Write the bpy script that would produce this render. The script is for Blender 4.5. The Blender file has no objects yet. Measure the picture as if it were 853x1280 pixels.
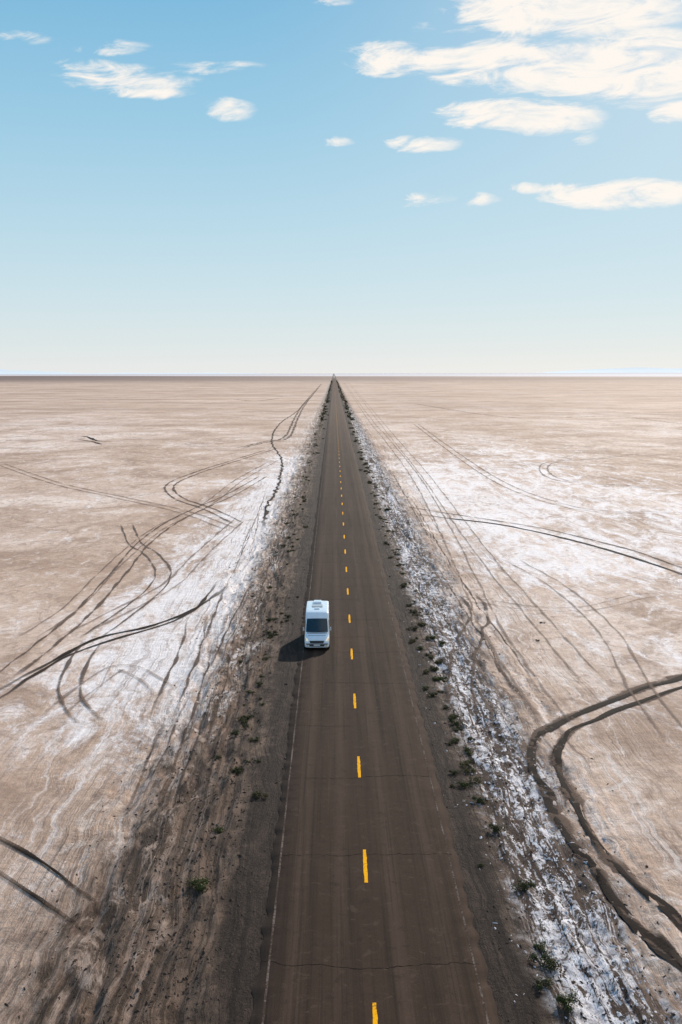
import bpy, bmesh, math, random
import numpy as np
from mathutils import Vector, Matrix
from mathutils.bvhtree import BVHTree
random.seed(7); rng=np.random.default_rng(11)
col=bpy.context.scene.collection
R=math.radians
# ------------------------------------------------------------------ camera
F=1400.0; CX,CY=426.5,640.0
CAM=Vector((-1.27,0,20.7)); TH=R(7.08); YAW=R(.35); ROLL=R(.14)
fw=Vector((math.sin(YAW)*math.cos(TH),math.cos(YAW)*math.cos(TH),-math.sin(TH)))
rt=Vector((math.cos(YAW),-math.sin(YAW),0)); up=rt.cross(fw)
rt2=(rt-up*ROLL).normalized(); up2=(up+rt*ROLL).normalized()
cam=bpy.data.cameras.new('camera'); cam.sensor_fit='VERTICAL'; cam.sensor_height=36; cam.lens=F/1280*36
cam.clip_start=.5; cam.clip_end=200000
co=bpy.data.objects.new('camera',cam); col.objects.link(co)
m=Matrix((rt2,up2,-fw)).transposed().to_4x4(); m.translation=CAM; co.matrix_world=m
bpy.context.scene.camera=co
def ray(x,y): return (fw+rt2*((x-CX)/F)-up2*((y-CY)/F)).normalized()
FLAT=-.5
def gp(x,y,z=FLAT):
    d=ray(x,y); t=(z-CAM.z)/d.z; p=CAM+d*t; return (p.x,p.y)
# ------------------------------------------------------------------ numpy noise
def hsh(ix,iy,s):
    n=(ix.astype(np.int64)*374761393+iy.astype(np.int64)*668265263+s*982451653)&0x7fffffff
    n=((n^(n>>13))*1274126177)&0x7fffffff
    n=n^(n>>16)
    return (n&0xffff)/65535.0
def vn(x,y,s=0):
    ix=np.floor(x);iy=np.floor(y);fx=x-ix;fy=y-iy
    fx=fx*fx*(3-2*fx);fy=fy*fy*(3-2*fy)
    a=hsh(ix,iy,s);b=hsh(ix+1,iy,s);c=hsh(ix,iy+1,s);d=hsh(ix+1,iy+1,s)
    return (a*(1-fx)+b*fx)*(1-fy)+(c*(1-fx)+d*fx)*fy
def fbm(x,y,o=4,s=0):
    r=0;a=.5
    for i in range(o):
        r=r+a*vn(x,y,s+i*17); x=x*2.03+5.1;y=y*2.03+1.7;a*=.5
    return r
def ss(e0,e1,x):
    t=np.clip((x-e0)/(e1-e0),0,1); return t*t*(3-2*t)
def height(x,y):
    x=np.asarray(x,float);y=np.asarray(y,float)
    a=np.abs(x)
    w=fbm(x*.25,y*.12,3,5)-.45
    z=-.03-.47*ss(5.0,9.5,a+w*1.5)
    rough=ss(5.0,6.6,a)*(1-ss(9.5,14.5,a+w*3))
    fade=1-ss(400,1200,y)
    rid=1-np.abs(2*fbm(x*1.25+fbm(x*.4,y*.1,2,8)*3,y*.20,3,40)-.95)      # long churned ridges
    z=z+rough*fade*((fbm(x*1.1,y*.33,4,30)-.47)*.42+(rid-.8)*.50+(fbm(x*3.1,y*1.5,3,60)-.45)*.24)
    z=z+.12*rough*fade*np.exp(-((a-9.3+w*2)/.8)**2)
    z=z+ss(4.2,5.2,a)*(1-ss(13,15,a))*fade*(fbm(x*2.2,y*1.0,3,90)-.44)*.05
    return z
# ------------------------------------------------------------------ node helpers
class G:
    def __init__(s,nt): s.nt=nt; s.n=nt.nodes; s.l=nt.links; s.n.clear()
    def put(s,node,i,v):
        if v is None: return
        sk=node.inputs[i]
        if isinstance(v,bpy.types.NodeSocket): s.l.new(v,sk)
        else:
            if hasattr(sk.default_value,'__len__') and not hasattr(v,'__len__'): v=[v]*len(sk.default_value)
            if hasattr(v,'__len__') and len(sk.default_value)==4 and len(v)==3: v=(*v,1)
            sk.default_value=v
    def m(s,op,a,b=None,c=None,clamp=False):
        n=s.n.new('ShaderNodeMath'); n.operation=op; n.use_clamp=clamp
        s.put(n,0,a); s.put(n,1,b); s.put(n,2,c); return n.outputs[0]
    def add(s,a,b): return s.m('ADD',a,b)
    def sub(s,a,b): return s.m('SUBTRACT',a,b)
    def mul(s,a,b): return s.m('MULTIPLY',a,b)
    def ss(s,x,e0,e1):
        n=s.n.new('ShaderNodeMapRange'); n.interpolation_type='SMOOTHSTEP'
        if e0>e1: e0,e1,o0,o1=e1,e0,1,0
        else: o0,o1=0,1
        s.put(n,0,x); n.inputs[1].default_value=e0; n.inputs[2].default_value=e1; n.inputs[3].default_value=o0; n.inputs[4].default_value=o1
        return n.outputs[0]
    def lin(s,x,a,b,c,d):
        n=s.n.new('ShaderNodeMapRange'); s.put(n,0,x)
        for i,v in enumerate((a,b,c,d)): n.inputs[i+1].default_value=v
        return n.outputs[0]
    def xyz(s,x,y,z=0.):
        n=s.n.new('ShaderNodeCombineXYZ'); s.put(n,0,x);s.put(n,1,y);s.put(n,2,z); return n.outputs[0]
    def pos(s):
        g=s.n.new('ShaderNodeNewGeometry'); q=s.n.new('ShaderNodeSeparateXYZ'); s.l.new(g.outputs['Position'],q.inputs[0]); return q.outputs[0],q.outputs[1],q.outputs[2]
    def noise(s,v,scale,det=4,rough=.5,dist=0):
        n=s.n.new('ShaderNodeTexNoise'); s.put(n,'Vector',v); n.inputs['Scale'].default_value=scale; n.inputs['Detail'].default_value=det; n.inputs['Roughness'].default_value=rough; n.inputs['Distortion'].default_value=dist
        return n.outputs[0]
    def mix(s,f,a,b,bt='MIX'):
        n=s.n.new('ShaderNodeMix'); n.data_type='RGBA'; n.blend_type=bt; s.put(n,0,f); s.put(n,6,a); s.put(n,7,b); return n.outputs[2]
    def ramp(s,f,stops):
        n=s.n.new('ShaderNodeValToRGB'); e=n.color_ramp.elements
        while len(e)<len(stops): e.new(.5)
        for el,(p,c) in zip(e,stops): el.position=p; el.color=(*c,1)
        s.put(n,0,f); return n.outputs[0]
    def bump(s,h,st,d,nrm=None):
        n=s.n.new('ShaderNodeBump'); n.inputs['Strength'].default_value=st; n.inputs['Distance'].default_value=d; s.put(n,'Height',h)
        if nrm: s.l.new(nrm,n.inputs['Normal'])
        return n.outputs[0]
    def out(s,**k):
        b=s.n.new('ShaderNodeBsdfPrincipled'); o=s.n.new('ShaderNodeOutputMaterial'); s.l.new(b.outputs[0],o.inputs[0])
        for kk,v in k.items(): s.put(b,kk.replace('_',' '),v)
        return b
def mat(name):
    m=bpy.data.materials.new(name); m.use_nodes=True; return m,G(m.node_tree)
def simple(name,c,rough=.5,metal=0,var=.08,spec=.5,coat=0,em=None,scale=6):
    m,g=mat(name); tc=g.n.new('ShaderNodeTexCoord').outputs['Object']
    f=g.noise(tc,scale,5,.6)
    cc=g.mix(f,[v*(1-var) for v in c],[min(1,v*(1+var)) for v in c])
    b=g.out(Base_Color=cc,Roughness=g.lin(f,.3,.7,max(0,rough-.06),min(1,rough+.06)),Metallic=float(metal))
    b.inputs['Specular IOR Level'].default_value=spec; b.inputs['Coat Weight'].default_value=coat
    if em: b.inputs['Emission Color'].default_value=(*em[0],1); b.inputs['Emission Strength'].default_value=em[1]
    return m
# ------------------------------------------------------------------ ground material
M_ground,g=mat('salt_flat')
X,Y,Z=g.pos(); A=g.m('ABSOLUTE',X)
P=g.xyz(X,Y)
left=g.ss(X,1,-1)
wl=g.sub(g.noise(P,.11,5,.6),.5)            # slow wobble
wf=g.sub(g.noise(P,.9,5,.65),.5)            # fast wobble
Aw=g.add(A,g.add(g.mul(wl,5.),g.mul(wf,2.6)))
Aw=g.sub(Aw,g.mul(g.mul(left,g.ss(Y,75,35)),2.4))
big=g.noise(g.xyz(g.mul(X,1.),g.mul(Y,.55)),.012,10,.6)
med=g.noise(g.xyz(X,g.mul(Y,.6)),.035,8,.62,.5)
mid=g.noise(g.xyz(X,g.mul(Y,.7)),.07,12,.72,.6)
sct=g.noise(g.xyz(X,g.mul(Y,.55)),.38,10,.74,1.5)
fine=g.noise(P,1.6,8,.7)
grain=g.noise(P,9.,5,.7)
c=g.mix(g.ss(big,.38,.62),(.56,.395,.295),(.80,.635,.53))
c=g.mix(g.mul(g.ss(med,.47,.60),.6),c,(.46,.31,.225))
c=g.mix(g.mul(g.ss(med,.46,.34),.55),c,(.84,.72,.65))
c=g.mix(g.mul(g.ss(mid,.49,.60),.75),c,(.38,.255,.185))
c=g.mix(g.mul(g.ss(mid,.46,.36),.6),c,(.90,.77,.68))
c=g.mix(g.mul(g.ss(sct,.52,.61),.6),c,(.37,.255,.195))
c=g.mix(g.mul(g.ss(sct,.45,.37),.5),c,(.90,.80,.73))
# salt bloom: closer to the road on both sides, broken up by noise
bloomL=g.mul(g.mul(g.ss(X,-27,-13),g.ss(X,-8,-11)),g.mul(g.ss(Y,48,78),g.ss(Y,400,160)))
bloomR=g.mul(g.mul(g.ss(X,9,16),g.ss(X,90,35)),g.mul(g.ss(Y,80,130),g.ss(Y,420,220)))
salt=g.noise(g.xyz(g.add(g.mul(X,1.5),g.mul(wf,1.8)),g.mul(Y,.4)),.2,13,.80,1.4)
sm=g.add(g.sub(salt,.5),g.add(g.mul(bloomL,.21),g.mul(bloomR,.13)))
sm=g.add(sm,g.add(g.mul(g.sub(big,.5),.25),g.mul(g.sub(.5,med),.30)))
c=g.mix(g.mul(g.ss(sm,.03,.20),.92),c,(.95,.89,.88))
tan=g.mul(g.mul(left,g.ss(Y,62,38)),g.ss(A,22,12))
c=g.mix(g.mul(tan,.45),c,(.36,.245,.175))
# wheel streaks that run with the road
st=g.noise(g.xyz(g.mul(g.add(X,g.mul(wl,4)),1.6),g.mul(Y,.03)),1.,8,.75,.4)
st2=g.noise(g.xyz(g.mul(g.add(X,g.add(g.mul(wl,1.6),g.mul(Y,.012))),4.5),g.mul(Y,.035)),1.,5,.7,.15)
stz=g.mul(g.ss(A,7.5,9.5),g.ss(A,26,12))
stm=g.mul(stz,g.ss(g.noise(P,.07,6,.65),.32,.6))
c=g.mix(g.mul(g.mul(g.ss(st,.52,.62),.6),stm),c,(.27,.18,.135))
c=g.mix(g.mul(g.mul(g.ss(st2,.54,.64),.8),stm),c,(.20,.13,.098))
c=g.mix(g.mul(g.mul(g.ss(st,.47,.38),.5),stz),c,(.92,.84,.80))
# mottled mud freckles
fr=g.noise(g.xyz(X,g.mul(Y,.8)),.55,9,.75,1.)
c=g.mix(g.mul(g.ss(fr,.55,.66),.6),c,(.30,.205,.155))
# far bands
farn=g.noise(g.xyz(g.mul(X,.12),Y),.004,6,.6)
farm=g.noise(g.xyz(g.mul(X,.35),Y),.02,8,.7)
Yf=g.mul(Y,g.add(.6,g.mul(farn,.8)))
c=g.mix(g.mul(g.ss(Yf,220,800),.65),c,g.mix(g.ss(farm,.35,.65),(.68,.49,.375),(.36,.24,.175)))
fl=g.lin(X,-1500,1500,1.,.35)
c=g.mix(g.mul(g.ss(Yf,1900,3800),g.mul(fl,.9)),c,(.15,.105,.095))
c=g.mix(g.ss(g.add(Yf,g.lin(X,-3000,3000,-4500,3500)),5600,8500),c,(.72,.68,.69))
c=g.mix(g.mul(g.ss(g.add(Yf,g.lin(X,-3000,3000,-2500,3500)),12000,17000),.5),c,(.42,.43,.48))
# brown dirt verge
dn=g.noise(g.xyz(X,g.mul(Y,.28)),.9,9,.74,.8)
dm=g.ss(g.add(Aw,g.mul(g.sub(dn,.5),8.)),11.2,7.8)
dirt=g.mix(g.ss(dn,.38,.60),(.046,.028,.019),(.175,.117,.085))
dirt=g.mix(g.mul(g.ss(st2,.51,.58),.8),dirt,(.036,.023,.016))
dirt=g.mix(g.mul(g.mul(g.ss(st2,.47,.38),.55),g.ss(A,6.4,8.2)),dirt,(.42,.31,.25))
dirt=g.mix(g.mul(g.mul(g.ss(g.noise(g.xyz(X,g.mul(Y,.35)),.6,8,.76,1.),.53,.63),.7),g.ss(A,6.8,8.6)),dirt,(.52,.40,.33))
c=g.mix(g.mul(dm,.96),c,dirt)
# right hand crust of broken salt
crn=g.noise(g.xyz(g.add(X,g.mul(wf,1.1)),g.mul(Y,.24)),1.7,9,.75,1.6)
patchn=g.noise(g.xyz(X,g.mul(Y,.30)),.33,5,.65,.5)
crz=g.mul(g.ss(g.add(X,g.mul(wf,2.2)),5.3,7.),g.ss(g.add(X,g.add(g.mul(wl,5),g.mul(wf,3))),11.6,8.2))
crf=g.ss(Y,900,300)
c=g.mix(g.mul(g.mul(crz,crf),.8),c,(.075,.050,.040))
cth=g.add(crn,g.add(g.mul(g.sub(fine,.5),.20),g.mul(g.sub(patchn,.5),-.42)))
cth=g.sub(cth,g.mul(g.ss(st2,.51,.57),.10))
crust=g.mul(g.mul(crz,g.ss(cth,.47,.53)),crf)
c=g.mix(g.mul(crust,.95),c,g.mix(g.ss(fine,.36,.58),(.42,.40,.43),(.92,.90,.93)))
crl=g.mul(g.mul(g.mul(g.ss(Aw,6.8,8.6),g.ss(Aw,14,11)),g.ss(Y,45,75)),g.mul(left,g.ss(cth,.52,.59)))
c=g.mix(g.mul(crl,.8),c,(.82,.75,.72))
# dark gravel shoulder, rutted
sh=g.ss(g.add(A,g.add(g.mul(wl,2.),g.mul(wf,2.2))),6.0,5.0)
grav=g.mix(g.ss(grain,.35,.7),(.018,.011,.008),(.056,.037,.028))
grav=g.mix(g.mul(g.ss(dn,.46,.62),.5),grav,(.085,.055,.040))
grav=g.mix(g.mul(g.ss(st2,.50,.58),.75),grav,(.014,.009,.007))
c=g.mix(g.mul(sh,.97),c,grav)
c=g.mix(1.,c,g.mix(fine,(.48,.46,.45),(1.44,1.44,1.44)),'MULTIPLY')
c=g.mix(1.,c,g.mix(grain,(.68,.68,.68),(1.30,1.30,1.30)),'MULTIPLY')
nearm=g.ss(Aw,13,9)
h=g.add(g.mul(fine,.6),g.mul(grain,.14))
h=g.add(h,g.mul(g.add(dn,crn),g.mul(nearm,1.2)))
h=g.add(h,g.mul(st2,g.mul(nearm,1.)))
h=g.add(h,g.mul(g.mul(g.add(st,st2),stz),.8)); h=g.add(h,g.mul(g.add(fr,sct),.7))
nb=g.bump(h,.95,.14)
b=g.out(Base_Color=c,Roughness=.9,Normal=nb); b.inputs['Specular IOR Level'].default_value=.15
# ------------------------------------------------------------------ ground mesh
def grid_mesh(name,xs,ys,zf):
    nx,ny=len(xs),len(ys)
    XX,YY=np.meshgrid(xs,ys)
    ZZ=zf(XX,YY)
    v=np.stack([XX,YY,ZZ],-1).reshape(-1,3).astype(np.float32)
    i=np.arange(nx-1)[None,:]+nx*np.arange(ny-1)[:,None]
    f=np.stack([i,i+1,i+nx+1,i+nx],-1).reshape(-1,4)
    me=bpy.data.meshes.new(name); me.vertices.add(len(v)); me.vertices.foreach_set('co',v.ravel())
    me.loops.add(f.size); me.loops.foreach_set('vertex_index',f.ravel().astype(np.int32))
    me.polygons.add(len(f)); me.polygons.foreach_set('loop_start',(np.arange(len(f))*4).astype(np.int32))
    me.polygons.foreach_set('use_smooth',np.ones(len(f),bool))
    me.update(calc_edges=True); return me
def link(name,me,m=None,parent=None):
    o=bpy.data.objects.new(name,me); col.objects.link(o)
    if m: me.materials.append(m)
    if parent: o.parent=parent
    return o
hx=list(np.arange(0,14,.12)); s=.12
while hx[-1]<45000: s*=1.055; hx.append(hx[-1]+s)
xs=np.array([-v for v in hx[:0:-1]]+hx)
ys=[-45000,-20000,-8000,-3000,-1000,-400,-150,-60,-30,-15]+list(np.arange(-8,28,1.5)); y=28.
while y<45000: ys.append(y); y*=1.006
ys.append(45000.)
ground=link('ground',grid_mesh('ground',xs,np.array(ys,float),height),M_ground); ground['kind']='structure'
# ------------------------------------------------------------------ road
M_road,g=mat('worn_asphalt')
X,Y,Z=g.pos(); P=g.xyz(X,Y)
n1=g.noise(P,.35,6,.6); n2=g.noise(g.xyz(g.mul(X,1.6),g.mul(Y,.02)),1.,6,.65,.1); n3=g.noise(P,22,4,.7)
n4=g.noise(g.xyz(g.mul(X,6.),g.mul(Y,.05)),1.,4,.6)
n5=g.noise(P,1.8,8,.75,.5)
c=g.mix(n1,(.036,.021,.014),(.056,.035,.025))
ax=g.m('ABSOLUTE',X); ln=g.m('ABSOLUTE',g.sub(ax,1.85))
wp=g.m('SUBTRACT',1.,g.m('MULTIPLY',g.m('ABSOLUTE',g.sub(ln,.85)),2.2),clamp=True)
c=g.mix(g.mul(wp,.40),c,(.098,.064,.046))
c=g.mix(g.mul(g.ss(n2,.48,.66),.65),c,(.016,.010,.007))
c=g.mix(g.mul(g.ss(n4,.50,.70),.5),c,(.018,.012,.009))
c=g.mix(g.mul(g.ss(n2,.42,.3),.4),c,(.098,.065,.049))
c=g.mix(g.mul(g.ss(n5,.54,.66),.5),c,(.020,.013,.010))
c=g.mix(g.mul(g.ss(n5,.45,.34),.4),c,(.098,.067,.050))
c=g.mix(g.mul(g.ss(g.add(ax,g.mul(g.sub(g.noise(P,.8,4,.6),.5),.8)),3.45,3.95),.3),c,(.070,.048,.037))
blk=g.noise(g.xyz(0.,g.mul(Y,.055)),1.,1,.5); c=g.mix(1.,c,g.mix(blk,(.78,.78,.78),(1.22,1.22,1.22)),'MULTIPLY')
c=g.mix(g.mul(g.ss(Y,90,700),.5),c,(.18,.122,.096))  # glancing sheen and haze painted in: asphalt lightens with distance
c=g.mix(1.,c,g.mix(n3,(.42,.42,.42),(1.58,1.58,1.58)),'MULTIPLY')
c=g.mix(g.mul(g.ss(g.noise(P,40,2,.5),.66,.73),.5),c,(.28,.21,.17))
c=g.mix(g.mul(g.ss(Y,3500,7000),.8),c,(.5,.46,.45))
b=g.out(Base_Color=c,Roughness=.9,Normal=g.bump(g.add(g.add(n3,n5),g.mul(n1,.4)),.4,.012)); b.inputs['Specular IOR Level'].default_value=.06
ry=[-3000,-500,-60,0]+list(np.arange(10,120,.35)); y=120.
while y<14000: ry.append(y); y*=1.02
rx=np.array([-1.02,-1,-.75,-.5,-.25,0,.25,.5,.75,1,1.02])
def roadz(x,y): return np.zeros_like(x)
me=grid_mesh('road',rx,np.array(ry,float),roadz)
n=len(rx); v=np.empty(len(me.vertices)*3,np.float32); me.vertices.foreach_get('co',v); v=v.reshape(-1,3)
sgn=np.sign(v[:,0]); hw=3.98+(fbm(v[:,1]*1.3,sgn*7+20,3,3)-.45)*.40
v[:,0]=np.where(np.abs(v[:,0])>.9,sgn*hw,v[:,0]*3.95)
edge=np.tile(np.array([1]+[0]*(n-2)+[1]),len(ry)).astype(bool); v[edge,2]=-.12; v[edge,0]*=1.01
me.vertices.foreach_set('co',v.ravel()); me.update()
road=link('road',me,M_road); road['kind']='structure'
# markings, worn paint
def paint(name,c,wear,under):
    m,g=mat(name); X,Y,Z=g.pos(); P=g.xyz(X,Y)
    w=g.add(g.noise(P,9,6,.7),g.mul(g.sub(g.noise(P,.5,3,.6),.5),.6))
    cc=g.mix(g.noise(P,3,4,.6),[v*.8 for v in c],c)
    cc=g.mix(g.ss(w,wear-.06,wear+.06),cc,under)
    b=g.out(Base_Color=cc,Roughness=.9); b.inputs['Specular IOR Level'].default_value=.05; return m
M_yel=paint('worn_yellow_paint',(1.,.46,.004),.60,(.34,.16,.02)); M_whi=paint('faded_white_paint',(.17,.13,.11),.46,(.050,.033,.025))
def strip(pts,w):
    vs=[];fs=[]
    for i,(x,y) in enumerate(pts):
        j=random.uniform(-.1,.1)*w
        vs+= [(x-w/2+j,y,0),(x+w/2+random.uniform(-.1,.1)*w,y,0)]
        if i: fs.append((2*i-2,2*i-1,2*i+1,2*i))
    me=bpy.data.meshes.new('marking'); me.from_pydata(vs,[],fs); return me
dme=strip([(0,k*.29) for k in range(12)],.15); dme.materials.append(M_yel)
for k in range(-3,97):
    o=bpy.data.objects.new('centre_dash',dme); col.objects.link(o); o.location=(0,46.8+12*k-3.2,.005); o.parent=road
vs=[];fs=[]
for k in range(97,400):
    y=46.8+12*k-3.2; i=len(vs); vs+=[(-.08,y,.006),(.08,y,.006),(.08,y+3.2,.006),(-.08,y+3.2,.006)]; fs.append((i,i+1,i+2,i+3))
me=bpy.data.meshes.new('far_dashes'); me.from_pydata(vs,[],fs); o=link('far_centre_dashes',me,M_yel,road); o['kind']='stuff'
for sx in (-3.62,3.62):
    pts=[(0,y) for y in list(np.arange(-50,200,.6))+[200*1.05**i for i in range(1,80)]]
    o=link('edge_line',strip(pts,.075),M_whi,road); o.location=(sx,0,.005)
# cracks
M_crack=simple('crack_tar',(.012,.008,.006),.95,spec=.05)
def crack(pts,w,m):
    vs=[];fs=[]
    for i,(x,y) in enumerate(pts):
        a=pts[max(i-1,0)];b_=pts[min(i+1,len(pts)-1)]; tx,ty=b_[0]-a[0],b_[1]-a[1]; L=math.hypot(tx,ty) or 1
        ww=w*random.uniform(.1,1.2)/2
        vs+=[(x-ty/L*ww,y+tx/L*ww,.004),(x+ty/L*ww,y-tx/L*ww,.004)]
        if i: fs.append((2*i-2,2*i-1,2*i+1,2*i))
    me=bpy.data.meshes.new('crack'); me.from_pydata(vs,[],fs); link('transverse_crack',me,m,road)
y=37.2
while y<330:
    x0,x1=-3.9,3.9
    if random.random()<.35: x1=random.uniform(-.5,2.5)
    elif random.random()<.3: x0=random.uniform(-2.5,.5)
    pts=[];x=x0;yy=y+random.uniform(-.3,.3)
    while x<x1: pts.append((x,yy)); x+=.12; yy+=random.gauss(0,.05); yy+=(y-yy)*.05
    crack(pts,.030+y*.0005,M_crack)
    y+=random.choice((4.7,6.3,8.5,9.2))
# ------------------------------------------------------------------ tyre tracks on the flat
def track_mat(name,c,strength,ragged,hi=.9,slow=1.5):
    m,g=mat(name); uv=g.n.new('ShaderNodeUVMap').outputs[0]
    q=g.n.new('ShaderNodeSeparateXYZ'); g.l.new(uv,q.inputs[0]); u=q.outputs[0]
    at=g.n.new('ShaderNodeAttribute'); at.attribute_name='fade'
    X,Y,Z=g.pos(); P=g.xyz(X,Y)
    prof=g.sub(1.,g.m('POWER',g.m('ABSOLUTE',g.sub(g.mul(u,2.),1.)),2.))
    n=g.noise(P,3.2,8,.8); n2=g.noise(P,.22,6,.7)
    a=g.add(g.mul(prof,.95),g.mul(g.sub(n,.5),ragged)); a=g.add(a,g.mul(g.sub(n2,.5),ragged*slow))
    a=g.mul(g.ss(a,.22,hi),g.ss(prof,0,.25)); a=g.mul(g.mul(a,at.outputs['Fac']),strength)
    cc=g.mix(g.noise(P,5,6,.7),[v*.6 for v in c],[v*1.5 for v in c])
    b=g.out(Base_Color=cc,Roughness=.9,Alpha=a,Normal=g.bump(g.add(g.noise(P,7,6,.7),g.mul(prof,-.6)),.8,.06)); b.inputs['Specular IOR Level'].default_value=.1
    return m
T_rut=track_mat('deep_wet_rut',(.011,.006,.004),1.,1.,.36,.35)
T_dark=track_mat('wet_rut',(.030,.019,.014),1.,1.2,.75)
T_mid=track_mat('rut',(.11,.073,.055),.8,2.2,.9,1.5)
T_soft=track_mat('faint_rut',(.22,.155,.12),.55,2.4)
def smooth(pts,n=14):
    P=[Vector(p) for p in pts]; P=[P[0]*2-P[1]]+P+[P[-1]*2-P[-2]]; out=[]
    for i in range(1,len(P)-2):
        L=(P[i+1]-P[i]).length; k=max(3,min(60,int(L/.4)))
        for j in range(k):
            t=j/k; out.append(.5*((2*P[i])+(P[i+1]-P[i-1])*t+(2*P[i-1]-5*P[i]+4*P[i+1]-P[i+2])*t*t+(3*P[i]-P[i-1]-3*P[i+1]+P[i+2])*t**3))
    out.append(P[-2]); return out
lift=[0]
def track(px,m,w=.34,offs=(0,),world=False,jit=.04,fade=4.):
    lift[0]+=1; z0=.010+.0009*lift[0]
    base=smooth(px if world else [gp(*p) for p in px])
    bv=[];bf=[];uvs=[];fd=[]
    s=0.;S=[0.]
    for i in range(1,len(base)): s+=(base[i]-base[i-1]).length; S.append(s)
    for o_ in offs:
        ph=random.uniform(0,99)
        for i,p in enumerate(base):
            t=(base[min(i+1,len(base)-1)]-base[max(i-1,0)]).normalized(); nn=Vector((-t.y,t.x))
            j=(float(vn(np.array(S[i]*.35+ph),np.array(3.),4))-.5)*jit*4
            ww=w*(.6+.9*float(vn(np.array(S[i]*.4+ph),np.array(9.),8)))*1.25
            c_=p+nn*(o_+j)
            for q,u in ((-.5,0),(0,.5),(.5,1)):
                d=c_+nn*(q*ww); bv.append((d.x,d.y)); uvs.append((u,S[i])); fd.append(min(1,S[i]/fade+.02,(s-S[i])/fade+.02))
            if i:
                b0=len(bv)-6
                for q in (0,1): bf.append((b0+q,b0+q+1,b0+q+4,b0+q+3))
    A_=np.array(bv); zz=height(A_[:,0],A_[:,1])+z0
    me=bpy.data.meshes.new('track'); me.from_pydata([(a,b,float(c)) for (a,b),c in zip(bv,zz)],[],bf)
    uvl=me.uv_layers.new(name='UVMap')
    for lp in me.loops: uvl.data[lp.index].uv=uvs[lp.vertex_index]
    at=me.attributes.new('fade','FLOAT','POINT'); at.data.foreach_set('value',np.array(fd,np.float32))
    for p in me.polygons: p.use_smooth=True
    return link('tyre_track',me,m,ground)
# fine straight ruts beside the road
for i in range(20):
    s_=random.choice((-1,1)); x0=s_*random.uniform(8.0,12.5); x1=x0+random.uniform(-1.,1.5)*s_; ya=random.uniform(32,150); yb=ya+random.uniform(10,35)*(ya/45)
    n=4; pts=[(x0+(x1-x0)*(k/n)**1.4+random.uniform(-.12,.12),ya+(yb-ya)*(k/n)) for k in range(n+1)]
    track(pts,random.choice((T_soft,T_mid,T_mid)),random.uniform(.10,.26),random.choice(((0,),(-.8,.8),(0,.4))),world=True,fade=10,jit=.05)
# right side
rutA=[(900,832),(853,847),(800,863),(750,882),(700,904),(673,922),(664,945),(672,975),(690,1010),(715,1055),(750,1100),(790,1150),(830,1190),(880,1240)]
rutB=[(900,848),(853,860),(800,879),(750,897),(715,914),(697,935),(697,955),(708,985),(731,1030),(763,1075),(808,1115),(853,1157),(900,1197)]
track([(x,y-2) for x,y in rutA],T_mid,.8,fade=1); track(rutB,T_mid,.7,fade=1)
lift[0]+=14
track(rutA,T_rut,.46,fade=1,jit=.07); track(rutB,T_rut,.40,fade=1,jit=.07)
track([(810,1150),(835,1185),(853,1210),(900,1262)],T_dark,.3,fade=2)
track([(505,640),(560,648),(620,655),(680,667),(740,682),(800,700),(853,718),(900,734)],T_rut,.50,fade=12)
track([(500,632),(560,642),(620,651),(680,661),(740,675),(800,691),(853,710),(900,724)],T_mid,.45)
track([(430,478),(452,510),(480,545),(515,590),(545,640),(575,700),(612,780),(650,840),(700,910)],T_soft,.25,(-.85,.85))
track([(436,478),(470,520),(520,580),(565,640),(610,700),(670,770),(740,850)],T_soft,.22,(-.85,.85))
track([(853,570),(800,568),(740,574),(690,578),(680,588),(700,600),(760,606),(853,612)],T_soft,.5,(-.9,.9))
track([(853,742),(800,746),(760,756),(720,762),(660,760),(600,752),(560,757),(548,775),(570,800),(610,830)],T_soft,.25,(-.8,.8))
track([(580,740),(600,765),(588,800),(575,850),(578,900)],T_mid,.28,(-.8,.8),jit=.1)
track([(853,640),(760,640),(690,628),(620,600),(560,560),(520,530)],T_soft,.4,(-.9,.9))
track([(853,530),(760,520),(640,522),(520,505)],T_soft,.8,(-.9,.9))
track([(640,700),(700,735),(760,790),(800,860),(853,930)],T_soft,.22,(-.8,.8))
# left side
track([(-40,892),(0,873),(40,846),(90,818),(150,797),(200,783),(240,765),(262,742),(272,726)],T_dark,.30,fade=9)
track([(-40,884),(0,862),(60,830),(120,799),(180,785),(230,768),(268,746),(290,726)],T_rut,.32,fade=14)
track([(-30,1028),(0,1048),(50,1078),(95,1110),(150,1145)],T_rut,.21,fade=5)
track([(-30,1075),(0,1093),(50,1126),(120,1175)],T_rut,.21,fade=5)
track([(0,850),(50,812),(105,765),(150,715),(185,675),(230,645),(290,618),(330,595)],T_mid,.30,(-.8,.8))
track([(30,800),(90,760),(150,700),(200,660),(260,630),(300,600),(345,575)],T_soft,.28,(-.8,.8))
track([(158,655),(170,680),(186,690),(204,712),(196,735),(160,765),(110,800)],T_mid,.24,(-.8,.8))
track([(345,560),(300,574),(250,590),(214,606),(222,622),(260,636),(300,655)],T_mid,.45,(-.8,.8))
track([(0,580),(70,604),(150,622),(230,640),(290,662)],T_soft,.5,(-.9,.9))
track([(328,660),(334,635),(348,605),(352,575),(340,550),(352,528),(378,508),(398,485)],T_dark,.5,jit=.15,fade=15)
track([(300,560),(335,552),(360,545),(372,520),(385,500),(402,480)],T_mid,.8,(-.8,.8),jit=.2)
track([(90,545),(108,546),(122,551),(141,552)],T_rut,1.1,fade=6)
track([(95,549),(115,552),(128,556)],T_dark,1.,fade=6)
track([(290,499),(320,501),(350,498)],T_mid,2.4,fade=20)
track([(118,800),(95,835),(88,865),(100,890),(118,905)],T_mid,.25,(-.7,.7))
track([(60,900),(110,860),(150,835),(190,850),(210,870)],T_soft,.25,(-.7,.7))
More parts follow.
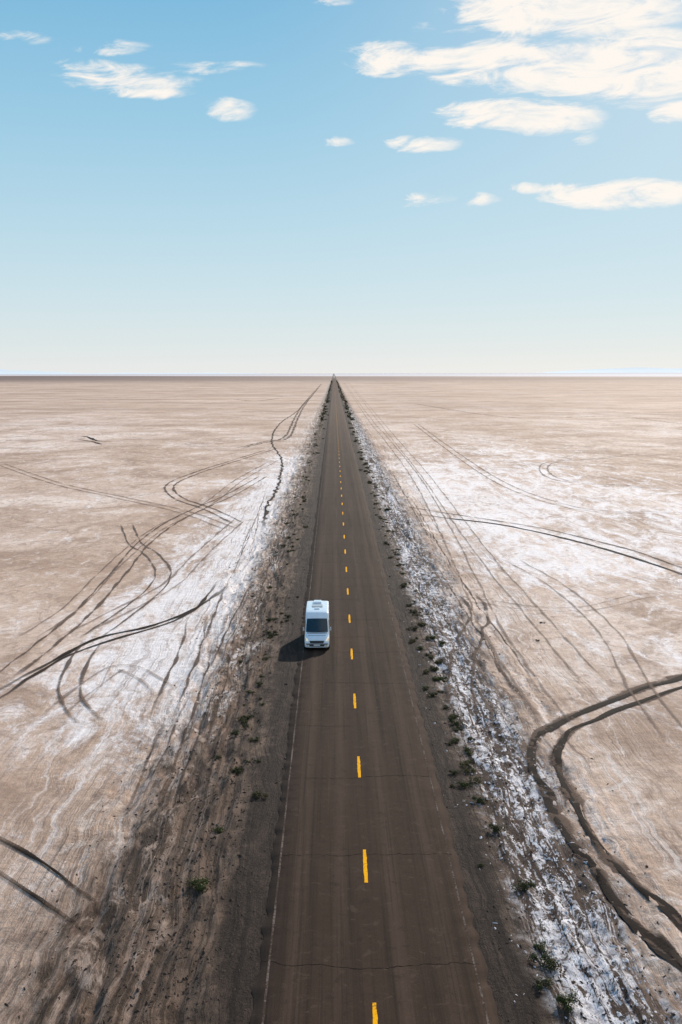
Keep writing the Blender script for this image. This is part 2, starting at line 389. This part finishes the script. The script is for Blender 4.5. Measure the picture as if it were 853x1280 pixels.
track([(300,650),(255,690),(215,730),(150,765),(80,800)],T_soft,.3,(-.8,.8))
# ------------------------------------------------------------------ clods (uncountable)
def clods(name,label,cat,m,n,xf,yr,smin,smax,flat):
    bv=np.array([(1,0,0),(.3,.95,0),(-.8,.6,0),(-.8,-.6,0),(.3,-.95,0),(.1,.1,1),(-.3,-.2,.8)])
    bf=[(0,1,5),(1,2,6),(1,6,5),(2,3,6),(3,4,6),(4,5,6),(4,0,5)]
    V=[];Fc=[]
    for i in range(n):
        y=yr[0]*(yr[1]/yr[0])**(random.random()**1.0); x=xf(y); s=random.uniform(smin,smax)*random.uniform(.5,1)*(1+y/200)
        a=random.gauss(1.57,.5); q=bv*np.array([s*1.5,s*random.uniform(.3,.8),s*flat*random.uniform(.5,1.2)])*(1+.35*(rng.random((7,1))-.5))
        ca,sa=math.cos(a),math.sin(a); X_=q[:,0]*ca-q[:,1]*sa+x; Y_=q[:,0]*sa+q[:,1]*ca+y
        z=float(height(x,y))-.01; b0=len(V)
        V+=[(X_[k],Y_[k],q[k,2]+z) for k in range(7)]; Fc+=[tuple(b0+t for t in f) for f in bf]
    me=bpy.data.meshes.new(name); me.from_pydata(V,[],Fc)
    o=link(name,me,m); o['kind']='stuff'; o['label']=label; o['category']=cat
M_salt=simple('salt_clod',(.56,.54,.56),.9,var=.35,spec=.1,scale=.8); M_dirt=simple('dirt_clod',(.060,.041,.031),.95,var=.45,spec=.1,scale=.8)
clods('salt_rubble','broken whitish salt crust pieces strewn along the right verge','salt crust',M_salt,3400,lambda y:random.gauss(8.0,1.3),(30,170),.03,.12,.4)
def dx(y):
    s_=random.choice((-1,-1,1)); return s_*abs(random.gauss(7.6,1.7)) if random.random()<.85 else s_*random.uniform(4.6,13)
clods('dirt_clods','dark brown clods of earth scattered over both verges','earth clods',M_dirt,10000,dx,(30,170),.025,.10,.6)
# ------------------------------------------------------------------ shrubs
M_leaf=[]
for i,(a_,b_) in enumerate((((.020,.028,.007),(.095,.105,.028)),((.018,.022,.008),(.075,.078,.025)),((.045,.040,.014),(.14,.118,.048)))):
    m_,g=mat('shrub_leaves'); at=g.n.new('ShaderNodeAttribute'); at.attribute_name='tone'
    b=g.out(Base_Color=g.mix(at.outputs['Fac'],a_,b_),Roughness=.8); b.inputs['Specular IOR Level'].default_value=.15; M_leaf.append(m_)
M_stem=simple('dry_stem',(.11,.08,.055),.9,var=.3)
def shrub_meshes(k):
    r=random.Random(k); V=[];Fc=[];T=[]
    clumps=[(r.uniform(-.34,.34),r.uniform(-.3,.3),r.uniform(.08,.24),r.uniform(.11,.24)) for _ in range(9)]
    for cx,cy,cz,cr in clumps:
        tone=r.random()
        for _ in range(80):
            d=Vector((r.gauss(0,1),r.gauss(0,1),r.gauss(0,.8))).normalized()*cr*r.uniform(.45,1.12)
            p=Vector((cx,cy,cz))+d
            if p.z<.005: p.z=abs(p.z)
            s_=r.uniform(.018,.045); n_=(d.normalized()+Vector((r.uniform(-.8,.8),r.uniform(-.8,.8),r.uniform(-.2,.9)))).normalized()
            t_=n_.orthogonal().normalized(); t_.rotate(Matrix.Rotation(r.uniform(0,6.28),3,n_)); b2=n_.cross(t_)
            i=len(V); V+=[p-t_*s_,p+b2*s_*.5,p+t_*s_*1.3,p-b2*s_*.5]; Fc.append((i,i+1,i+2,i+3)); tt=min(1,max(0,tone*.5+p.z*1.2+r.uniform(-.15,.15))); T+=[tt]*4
    me=bpy.data.meshes.new('foliage'); me.from_pydata(V,[],Fc); at=me.attributes.new('tone','FLOAT','POINT'); at.data.foreach_set('value',np.array(T,np.float32))
    bm=bmesh.new()
    for cx,cy,cz,cr in clumps:
        a=Vector((cx*.15,cy*.15,-.04)); b_=Vector((cx,cy,cz+cr*.7)); d=b_-a
        mt=Matrix.Translation((a+b_)/2)@d.to_track_quat('Z','Y').to_matrix().to_4x4()
        bmesh.ops.create_cone(bm,segments=5,radius1=.014,radius2=.004,depth=d.length,matrix=mt,cap_ends=True)
    ms=bpy.data.meshes.new('stems'); bm.to_mesh(ms); ms.materials.append(M_stem)
    return me,ms
SH=[]
for k in range(6):
    f_,s_=shrub_meshes(k)
    for q in range(3 if k<3 else 1):
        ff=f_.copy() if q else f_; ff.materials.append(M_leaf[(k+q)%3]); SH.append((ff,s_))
def shrub(x,y,w,label,group=None,flat=1.):
    f_,s_=random.choice(SH); e=bpy.data.objects.new('shrub',None); e.empty_display_size=.2; col.objects.link(e)
    e.location=(x,y,float(height(x,y))-.01); e.rotation_euler.z=random.uniform(0,6.28); e.scale=(w,w,w*flat*random.uniform(.75,1.1))
    e['label']=label; e['category']='shrub'
    if group: e['group']=group
    for nm,me in (('foliage',f_),('stem',s_)):
        o=bpy.data.objects.new(nm,me); col.objects.link(o); o.parent=e
near=[ # px,py,width m,label
(247,1110,1.35,'largest green shrub on the left verge, nearest to the camera'),
(325,1003,.85,'lone shrub closest to the road edge on the left shoulder'),
(272,1040,.8,'round dark shrub on the left verge, just beyond the largest left shrub'),
(298,966,.9,'low wide shrub on the left verge, beyond the lone shoulder shrub'),
(322,958,.5,'small sprig right of the low wide shrub on the left verge'),
(655,1118,1.15,'dark shrub on the right verge level with the nearest whole yellow dash'),
(622,1046,.95,'round shrub on the right verge at the edge of the salt rubble'),
(600,1008,.9,'compact shrub on the right verge between two larger shrubs, half way up the near verge'),
(594,985,.9,'bushy shrub just behind the compact one on the right verge'),
(680,1212,1.2,'broad green shrub second from the bottom right verge'),
(676,1190,.8,'smaller shrub right behind the broad green shrub at bottom right'),
(680,1243,.8,'bright tuft below the broad green shrub at bottom right'),
(708,1270,1.1,'shrub cut by the bottom edge of the photo on the right verge'),
(566,990,.4,'tiny tuft on the right gravel shoulder near the asphalt'),
(600,1090,.35,'tiny lone tuft on the right gravel shoulder beside the edge line'),
(582,962,.85,'shrub on the right verge above a cluster of three'),
(586,945,.75,'topmost shrub of the near right verge cluster'),
(560,890,.7,'shrub on the right verge level with the third yellow dash'),
(575,912,.8,'grey green shrub on the right verge just past the cluster'),
(553,850,.85,'wide shrub on the right verge level with the van front'),
(548,828,.8,'bushy shrub on the right verge beside the white van level'),
(532,866,.7,'shrub on the right shoulder closer to the asphalt than its neighbours'),
(678,776,.5,'isolated shrub out on the right flat, left of centre'),
(672,798,.45,'isolated tuft out on the right flat below its twin'),
]
for px_,py_,w,l in near:
    x,y=gp(px_,py_,-.3); shrub(x,y,w,l)
for i in range(170):
    y=52*(480/52)**random.random(); x=5.75+random.gauss(0,.45)
    shrub(x,y,random.uniform(.3,.8)*(1+y/500),'small dark green shrub in the long row along the right verge beyond the van','shrubs along the right verge')
for i in range(100):
    y=58*(480/58)**random.random(); x=-6.7+random.gauss(0,.7)
    shrub(x,y,random.uniform(.3,.8)*(1+y/600),'small dark shrub scattered in the row along the left verge','shrubs along the left verge')
# far scrub as one mass
f_=SH[1][0]; vv=np.empty(len(f_.vertices)*3,np.float32); f_.vertices.foreach_get('co',vv); vv=vv.reshape(-1,4,3)
V=[];T=[]
for i in range(420):
    y=480*(3000/480)**random.random(); x=random.choice((-1,1))*random.gauss(6.4,.8); w=random.uniform(1.,2.2)*(1+y/4000)
    sel=vv[rng.choice(len(vv),24,replace=False)]; ctr=sel.mean(1,keepdims=True); q=(ctr+(sel-ctr)*4)*w+np.array([x,y,float(height(x,y))])
    V.append(q.reshape(-1,3)); T+=[.4]*96
V=np.concatenate(V); me=bpy.data.meshes.new('far_scrub'); me.from_pydata([tuple(map(float,p)) for p in V],[],[(i,i+1,i+2,i+3) for i in range(0,len(V),4)])
at=me.attributes.new('tone','FLOAT','POINT'); at.data.foreach_set('value',np.array(T,np.float32))
o=link('far_scrub',me,M_leaf[1]); o['kind']='stuff'; o['label']='thin line of dark scrub along both verges far down the road'; o['category']='scrub'
# ------------------------------------------------------------------ far hills
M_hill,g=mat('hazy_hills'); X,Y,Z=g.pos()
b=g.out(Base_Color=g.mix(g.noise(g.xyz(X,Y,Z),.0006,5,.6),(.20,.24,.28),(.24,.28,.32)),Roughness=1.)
b.inputs['Emission Color'].default_value=(.48,.56,.61,1); b.inputs['Emission Strength'].default_value=.86  # glow stands in for sky-coloured air haze over the distant hills
def hills(x0,x1,y,hmax,seed):
    vs=[];fs=[];n=160
    for i in range(n+1):
        t=i/n; x=x0+(x1-x0)*t; e=math.sin(math.pi*t)**.6
        h_=hmax*e*(.25+1.1*float(fbm(np.array(t*9.),np.array(seed*3.),5,seed)))
        vs+=[(x,y-1800,-5),(x,y-500,h_*.6),(x,y,h_),(x,y+1500,-5)]
        if i:
            k=4*i
            for q in range(3): fs.append((k-4+q,k+q,k+q+1,k-3+q))
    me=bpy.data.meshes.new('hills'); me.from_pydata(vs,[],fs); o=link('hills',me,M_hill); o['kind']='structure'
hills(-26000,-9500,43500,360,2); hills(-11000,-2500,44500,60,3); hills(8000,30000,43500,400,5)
# ------------------------------------------------------------------ van
P_white=simple('white_van_paint',(.74,.83,.90),.28,var=.03,coat=.6,scale=2)
P_glass=simple('tinted_glass',(.010,.026,.036),.10,var=.1,spec=.7)
P_black=simple('black_plastic',(.022,.022,.024),.55); P_tyre=simple('tyre_rubber',(.018,.018,.018),.85)
P_rim=simple('steel_rim',(.42,.43,.45),.35,.7); P_lamp=simple('lamp_lens',(.75,.74,.66),.12,em=((1,.85,.5),.4)); P_amber=simple('amber_lens',(.85,.42,.05),.2)
P_red=simple('red_lens',(.5,.02,.02),.2); P_plate=simple('plate_white',(.7,.7,.7),.4); P_grey=simple('light_grey_plastic',(.50,.53,.55),.5)
P_mid=simple('grey_bumper_plastic',(.09,.105,.12),.55)
P_solar=simple('solar_film',(.42,.47,.50),.3,var=.1,scale=20)
van=bpy.data.objects.new('camper_van',None); col.objects.link(van)
van['label']='white high roof camper van driving towards the camera in the left lane'; van['category']='van'
def vadd(name,me,m,parent=van,smooth=False):
    if m and not me.materials: me.materials.append(m)
    o=bpy.data.objects.new(name,me); col.objects.link(o); o.parent=parent
    if smooth:
        for p in me.polygons: p.use_smooth=True
    return o
secs=[ # y, ztop, hw, hwtop, zbot
(0.00,.66,.84,.78,.34),(.03,.80,.95,.86,.27),(.12,.93,1.0,.89,.24),(.35,1.05,1.02,.90,.24),(.66,1.16,1.03,.90,.24),
(.80,1.25,1.03,.90,.24),(1.18,1.74,1.03,.90,.26),(1.56,2.22,1.03,.90,.28),(1.70,2.42,1.03,.91,.28),(1.88,2.55,1.03,.93,.28),
(2.10,2.61,1.03,.94,.28),(2.9,2.64,1.03,.95,.28),(4.4,2.64,1.03,.95,.28),(6.05,2.63,1.03,.95,.28),(6.17,2.60,1.02,.94,.29),(6.20,2.52,1.0,.92,.32)]
V=[];Fc=[];K=9
for (y,zt,hw,ht,zb) in secs:
    zw=min(1.06,zt-.20)
    half=[(0,zb),(hw*.92,zb),(hw,zb+.07),(hw,(zb+.1+zw)/2),(hw,zw),(ht+.06,zt-.13),(ht-.01,zt-.03),(ht-.12,zt),(0,zt+.02)]
    if zt>2.3: half[5]=(.975 if hw>1.01 else .95,zt-.13)
    ring=half+[(-x,z) for x,z in half[-2:0:-1]]
    V+=[(x,y,z) for x,z in ring]
n=len(V)//len(secs)
for s_ in range(len(secs)-1):
    for k in range(n): a=s_*n+k;b_=s_*n+(k+1)%n; Fc.append((a,b_,b_+n,a+n))
Fc.append(tuple(range(n))); Fc.append(tuple((len(secs)-1)*n+k for k in reversed(range(n))))
me=bpy.data.meshes.new('body_cage'); me.from_pydata(V,[],Fc)
tmp=bpy.data.objects.new('tmp',me); col.objects.link(tmp); md=tmp.modifiers.new('s','SUBSURF'); md.levels=2; md.render_levels=2
dg=bpy.context.evaluated_depsgraph_get(); me2=bpy.data.meshes.new_from_object(tmp.evaluated_get(dg)); bpy.data.objects.remove(tmp)
bm=bmesh.new(); bm.from_mesh(me2); bmesh.ops.recalc_face_normals(bm,faces=bm.faces); bm.to_mesh(me2); bvh=BVHTree.FromBMesh(bm); bm.free()
body=vadd('body',me2,P_white,smooth=True)
def patch(name,quad,axis,m,off=.006,nx=10,ny=8,rnd=.12,parent=van):
    vs=[];fs=[]
    for j in range(ny+1):
        for i in range(nx+1):
            u,v=i/nx,j/ny
            U,W=2*u-1,2*v-1
            su=U*math.sqrt(max(0,1-rnd*W*W)); sw=W*math.sqrt(max(0,1-rnd*U*U)); u,v=(su+1)/2,(sw+1)/2
            a=(quad[0][0]*(1-u)+quad[1][0]*u)*(1-v)+(quad[3][0]*(1-u)+quad[2][0]*u)*v
            b_=(quad[0][1]*(1-u)+quad[1][1]*u)*(1-v)+(quad[3][1]*(1-u)+quad[2][1]*u)*v
            o_,d={'f':((a,-3,b_),(0,1,0)),'r':((a,9,b_),(0,-1,0)),'s+':((3,a,b_),(-1,0,0)),'s-':((-3,a,b_),(1,0,0)),'t':((a,b_,5),(0,0,-1))}[axis]
            h_=bvh.ray_cast(Vector(o_),Vector(d))
            if h_[0] is None: vs.append(Vector(o_)+Vector(d)*3); continue
            nn=h_[1]; nn=nn if nn.dot(Vector(d))<0 else -nn
            vs.append(h_[0]+nn*off)
    for j in range(ny):
        for i in range(nx): k=j*(nx+1)+i; fs.append((k,k+1,k+nx+2,k+nx+1))
    me=bpy.data.meshes.new(name); me.from_pydata([tuple(v) for v in vs],[],fs); return vadd(name,me,m,parent,True)
patch('windshield',[(-.92,1.27),(.92,1.27),(.85,2.18),(-.85,2.18)],'f',P_glass,.008,16,14,.05)
patch('cowl',[(-.82,1.20),(.82,1.20),(.82,1.25),(-.82,1.25)],'f',P_mid,.007,12,2,.02)
patch('grille',[(-.55,.62),(.55,.62),(.62,.80),(-.62,.80)],'f',P_black,.008,12,5,.1)
patch('lower_intake',[(-.60,.37),(.60,.37),(.66,.50),(-.66,.50)],'f',P_black,.008,12,5,.1)
patch('bumper_trim',[(-.88,.51),(.88,.51),(.90,.60),(-.90,.60)],'f',P_mid,.012,16,3,.02)
patch('licence_plate',[(-.26,.425),(.26,.425),(.26,.54),(-.26,.54)],'f',P_plate,.03,4,2,.0)
patch('hood_line',[(-.74,1.09),(.74,1.09),(.74,1.105),(-.74,1.105)],'f',P_black,.004,12,1,.0)
for s_ in (-1,1):
    hl=patch('headlight',[(s_*.68,.76),(s_*.93,.76),(s_*.96,.98),(s_*.78,.93)],'f',P_lamp,.010,6,6,.15)
    patch('indicator',[(s_*.88,.78),(s_*.94,.79),(s_*.97,.94),(s_*.92,.94)],'f',P_amber,.015,3,4,.1,parent=hl)
    patch('fog_lamp',[(s_*.70,.39),(s_*.82,.40),(s_*.82,.48),(s_*.70,.47)],'f',P_amber,.012,4,4,.5)
    ax='s+' if s_>0 else 's-'
    patch('cab_door_window',[(1.08,1.34),(2.0,1.34),(2.0,2.05),(1.58,2.05)],ax,P_glass,.008,8,8,.08)
    patch('side_window',[(2.45,1.40),(3.70,1.40),(3.70,2.02),(2.45,2.02)],ax,P_glass,.010,8,6,.08)
    patch('side_window',[(4.35,1.52),(5.20,1.52),(5.20,1.96),(4.35,1.96)],ax,P_glass,.010,8,6,.08)
    patch('sill_trim',[(1.50,.33),(4.55,.33),(4.55,.46),(1.50,.46)],ax,P_black,.010,10,2,.02)
    for yy in (.98,2.1,3.9): patch('door_gap',[(yy,.5),(yy+.014,.5),(yy+.014,2.1 if yy>1.5 else 1.2),(yy,2.1 if yy>1.5 else 1.2)],ax,P_black,.004,1,10,0)
    patch('door_handle',[(1.88,1.15),(2.02,1.15),(2.02,1.19),(1.88,1.19)],ax,P_black,.025,3,2,.1)
    bm=bmesh.new(); bmesh.ops.create_cube(bm,size=1,matrix=Matrix.Translation((s_*1.12,1.10,1.46))@Matrix.Diagonal((.14,.10,.28,1)))
    bmesh.ops.bevel(bm,geom=bm.edges[:],offset=.03,segments=3,affect='EDGES')
    bmesh.ops.create_cube(bm,size=1,matrix=Matrix.Translation((s_*1.04,1.13,1.38))@Matrix.Diagonal((.10,.06,.06,1)))
    me=bpy.data.meshes.new('mirror'); bm.to_mesh(me); bm.free(); mr=vadd('mirror',me,P_grey)
    bm=bmesh.new(); bmesh.ops.create_cube(bm,size=1,matrix=Matrix.Translation((s_*1.12,1.154,1.47))@Matrix.Diagonal((.10,.004,.22,1)))
    me=bpy.data.meshes.new('mirror_glass'); bm.to_mesh(me); bm.free(); vadd('mirror_glass',me,P_glass,mr)
    patch('tail_light',[(s_*.84,.95),(s_*.94,.95),(s_*.92,1.5),(s_*.84,1.5)],'r',P_red,.01,3,6,.1)
    patch('rear_window',[(s_*.10,1.40),(s_*.76,1.40),(s_*.74,2.02),(s_*.10,2.02)],'r',P_glass,.01,6,6,.1)
    patch('wiper',[(s_*.05+.1,1.31),(s_*.05+.13,1.30),(s_*.05+.63,1.36),(s_*.05+.62,1.38)],'f',P_black,.03,8,1,0)
    for wy in (.92,4.95):
        vs=[];fs=[]
        for k in range(25):
            a=math.pi*k/24
            for r_ in (.30,.43):
                yy,zz=wy+r_*math.cos(a),.36+r_*math.sin(a); h_=bvh.ray_cast(Vector((s_*3,yy,zz)),Vector((-s_,0,0)))
                p=h_[0] if h_[0] else Vector((s_*1.0,yy,zz)); vs.append((p.x+s_*.012,yy,zz))
            if k: fs.append((2*k-2,2*k-1,2*k+1,2*k))
        me=bpy.data.meshes.new('wheel_arch'); me.from_pydata(vs,[],fs); vadd('wheel_arch',me,P_black)
        prof=[(.20,-.11),(.30,-.125),(.345,-.11),(.355,-.06),(.355,.06),(.345,.11),(.30,.125),(.20,.11)]
        def lathe(name,prof,m,cx,par,seg=36):
            vs=[];fs=[]
            for k in range(seg):
                a=2*math.pi*k/seg
                for r_,t in prof: vs.append((cx+t,wy+r_*math.cos(a),.355+r_*math.sin(a)))
            q=len(prof)
            for k in range(seg):
                for j in range(q-1): fs.append((k*q+j,k*q+j+1,((k+1)%seg)*q+j+1,((k+1)%seg)*q+j))
            me=bpy.data.meshes.new(name); me.from_pydata(vs,[],fs); return vadd(name,me,m,par,True)
        we=bpy.data.objects.new('wheel',None); col.objects.link(we); we.parent=van
        lathe('tyre',prof,P_tyre,s_*.935,we)
        lathe('rim',[(.0,s_*.10),(.05,s_*.105),(.07,s_*.085),(.14,s_*.07),(.17,s_*.09),(.205,s_*.11),(.21,s_*.0)],P_rim,s_*.935,we)
patch('rear_door_gap',[(-.006,.45),(.006,.45),(.006,2.3),(-.006,2.3)],'r',P_black,.004,1,10,0)
def rbox(name,c,s3,m,bev=.04,parent=van):
    bm=bmesh.new(); bmesh.ops.create_cube(bm,size=1,matrix=Matrix.Translation(c)@Matrix.Diagonal((*s3,1)))
    bmesh.ops.bevel(bm,geom=bm.edges[:],offset=bev,segments=3,affect='EDGES'); me=bpy.data.meshes.new(name); bm.to_mesh(me); bm.free(); return vadd(name,me,m,parent,False)
rbox('roof_vent',(0,2.85,2.68),(.42,.42,.09),P_white,.03)
rbox('solar_panel',(0,3.90,2.685),(.9,.9,.03),P_solar,.006)
rbox('air_conditioner',(0,5.1,2.72),(.74,.86,.18),P_white,.06)
van.location=(-2.60,82.0,.002); van.scale=(.91,.99,1.0)
# ------------------------------------------------------------------ light
SE,SA=R(26.5),R(22)
sd=Vector((math.sin(SA)*math.cos(SE),math.cos(SA)*math.cos(SE),math.sin(SE)))
L=bpy.data.lights.new('sun','SUN'); L.energy=4.9; L.angle=R(.5); L.color=(1,.90,.78)
lo=bpy.data.objects.new('sun',L); col.objects.link(lo); lo.rotation_euler=sd.to_track_quat('Z','Y').to_euler()
W=bpy.data.worlds.new('World'); bpy.context.scene.world=W; W.use_nodes=True
g=G(W.node_tree)
sky=g.n.new('ShaderNodeTexSky'); sky.sky_type='NISHITA'; sky.sun_disc=False; sky.sun_elevation=SE; sky.sun_rotation=SA; sky.dust_density=.5; sky.air_density=1.; sky.ozone_density=2.
tc=g.n.new('ShaderNodeTexCoord').outputs['Generated']; q=g.n.new('ShaderNodeSeparateXYZ'); g.l.new(tc,q.inputs[0])
dxn,dyn,dzn=q.outputs
yy=g.m('MAXIMUM',dyn,.02); U=g.m('DIVIDE',dxn,yy); Vv=g.m('DIVIDE',dzn,yy)
el=g.m('MULTIPLY',g.m('MAXIMUM',dzn,0.),2.,clamp=True)     # 0..1 over 0..30 degrees
base=g.ramp(el,[(0.,(.76,.78,.78)),(.05,(.68,.75,.77)),(.13,(.58,.72,.78)),(.25,(.46,.66,.77)),(.42,(.315,.57,.74)),(.60,(.20,.47,.69)),(1.,(.07,.23,.46))])
warm=g.mul(g.ss(U,-.12,.42),g.ss(Vv,-.05,.40))
base=g.mix(g.mul(warm,.58),base,(.80,.82,.83))
skc=g.mix(1.,g.mix(1.,sky.outputs[0],(.005,.005,.005),'MULTIPLY'),base,'ADD')
UV=g.xyz(U,g.mul(g.add(Vv,g.mul(U,-.08)),3.2)); 
nz=g.noise(UV,17,11,.64,.8); nz2=g.noise(UV,6,4,.55); nzf=g.noise(UV,60,5,.6,.4)
clouds=[(165,100,78,13,.9),(150,88,50,9,.75),(195,116,45,9,.95),(145,57,42,8,.7),(32,46,34,7,.6),(292,137,28,12,.75),(262,84,66,7,.6),(115,80,34,8,.65),
(710,10,130,30,1.35),(690,75,150,24,1.15),(800,85,115,38,1.4),(520,74,80,18,1.05),(655,146,90,20,1.3),(728,168,20,10,.65),(530,182,44,9,.95),(790,241,94,16,1.3),(535,249,34,9,.85),(600,251,24,8,.75),(665,235,24,6,.6),(428,175,16,6,.6),(845,135,32,15,1.1),(425,2,20,6,.5),(575,35,50,10,.5),(640,95,90,15,.95)]
den=None
Uw=g.add(U,g.mul(g.sub(nz,.5),.06)); Vw=g.add(Vv,g.mul(g.sub(nz2,.5),.022))
for (px_,py_,a_,b_,s_) in clouds:
    d=ray(px_,py_); u0,v0=d.x/d.y,d.z/d.y
    e=g.m('POWER',g.mul(g.sub(Uw,u0),F/a_/1.3),2.); f2=g.m('POWER',g.mul(g.sub(Vw,v0),F/b_/1.35),2.)
    k=g.m('MULTIPLY',g.sub(1.,g.add(e,f2)),s_,clamp=True)
    den=k if den is None else g.m('MAXIMUM',den,k)
dn=g.add(g.mul(den,1.05),g.mul(g.sub(nz,.5),3.0)); dn=g.add(dn,g.mul(g.sub(nzf,.5),.6))
dn=g.mul(g.ss(dn,.12,1.15),g.ss(den,.0,.35))
dn=g.mul(g.mul(dn,.98),g.ss(dyn,0.,.1))
cl=g.mix(g.ss(nz,.32,.54),(.88,.87,.86),(1.0,.94,.87))
fc=g.mix(dn,skc,cl)
bg=g.n.new('ShaderNodeBackground'); g.l.new(fc,bg.inputs[0]); bg.inputs[1].default_value=1.
wo=g.n.new('ShaderNodeOutputWorld'); g.l.new(bg.outputs[0],wo.inputs[0])
sc=bpy.context.scene; sc.view_settings.view_transform='Standard'; sc.view_settings.look='None'; sc.view_settings.exposure=0
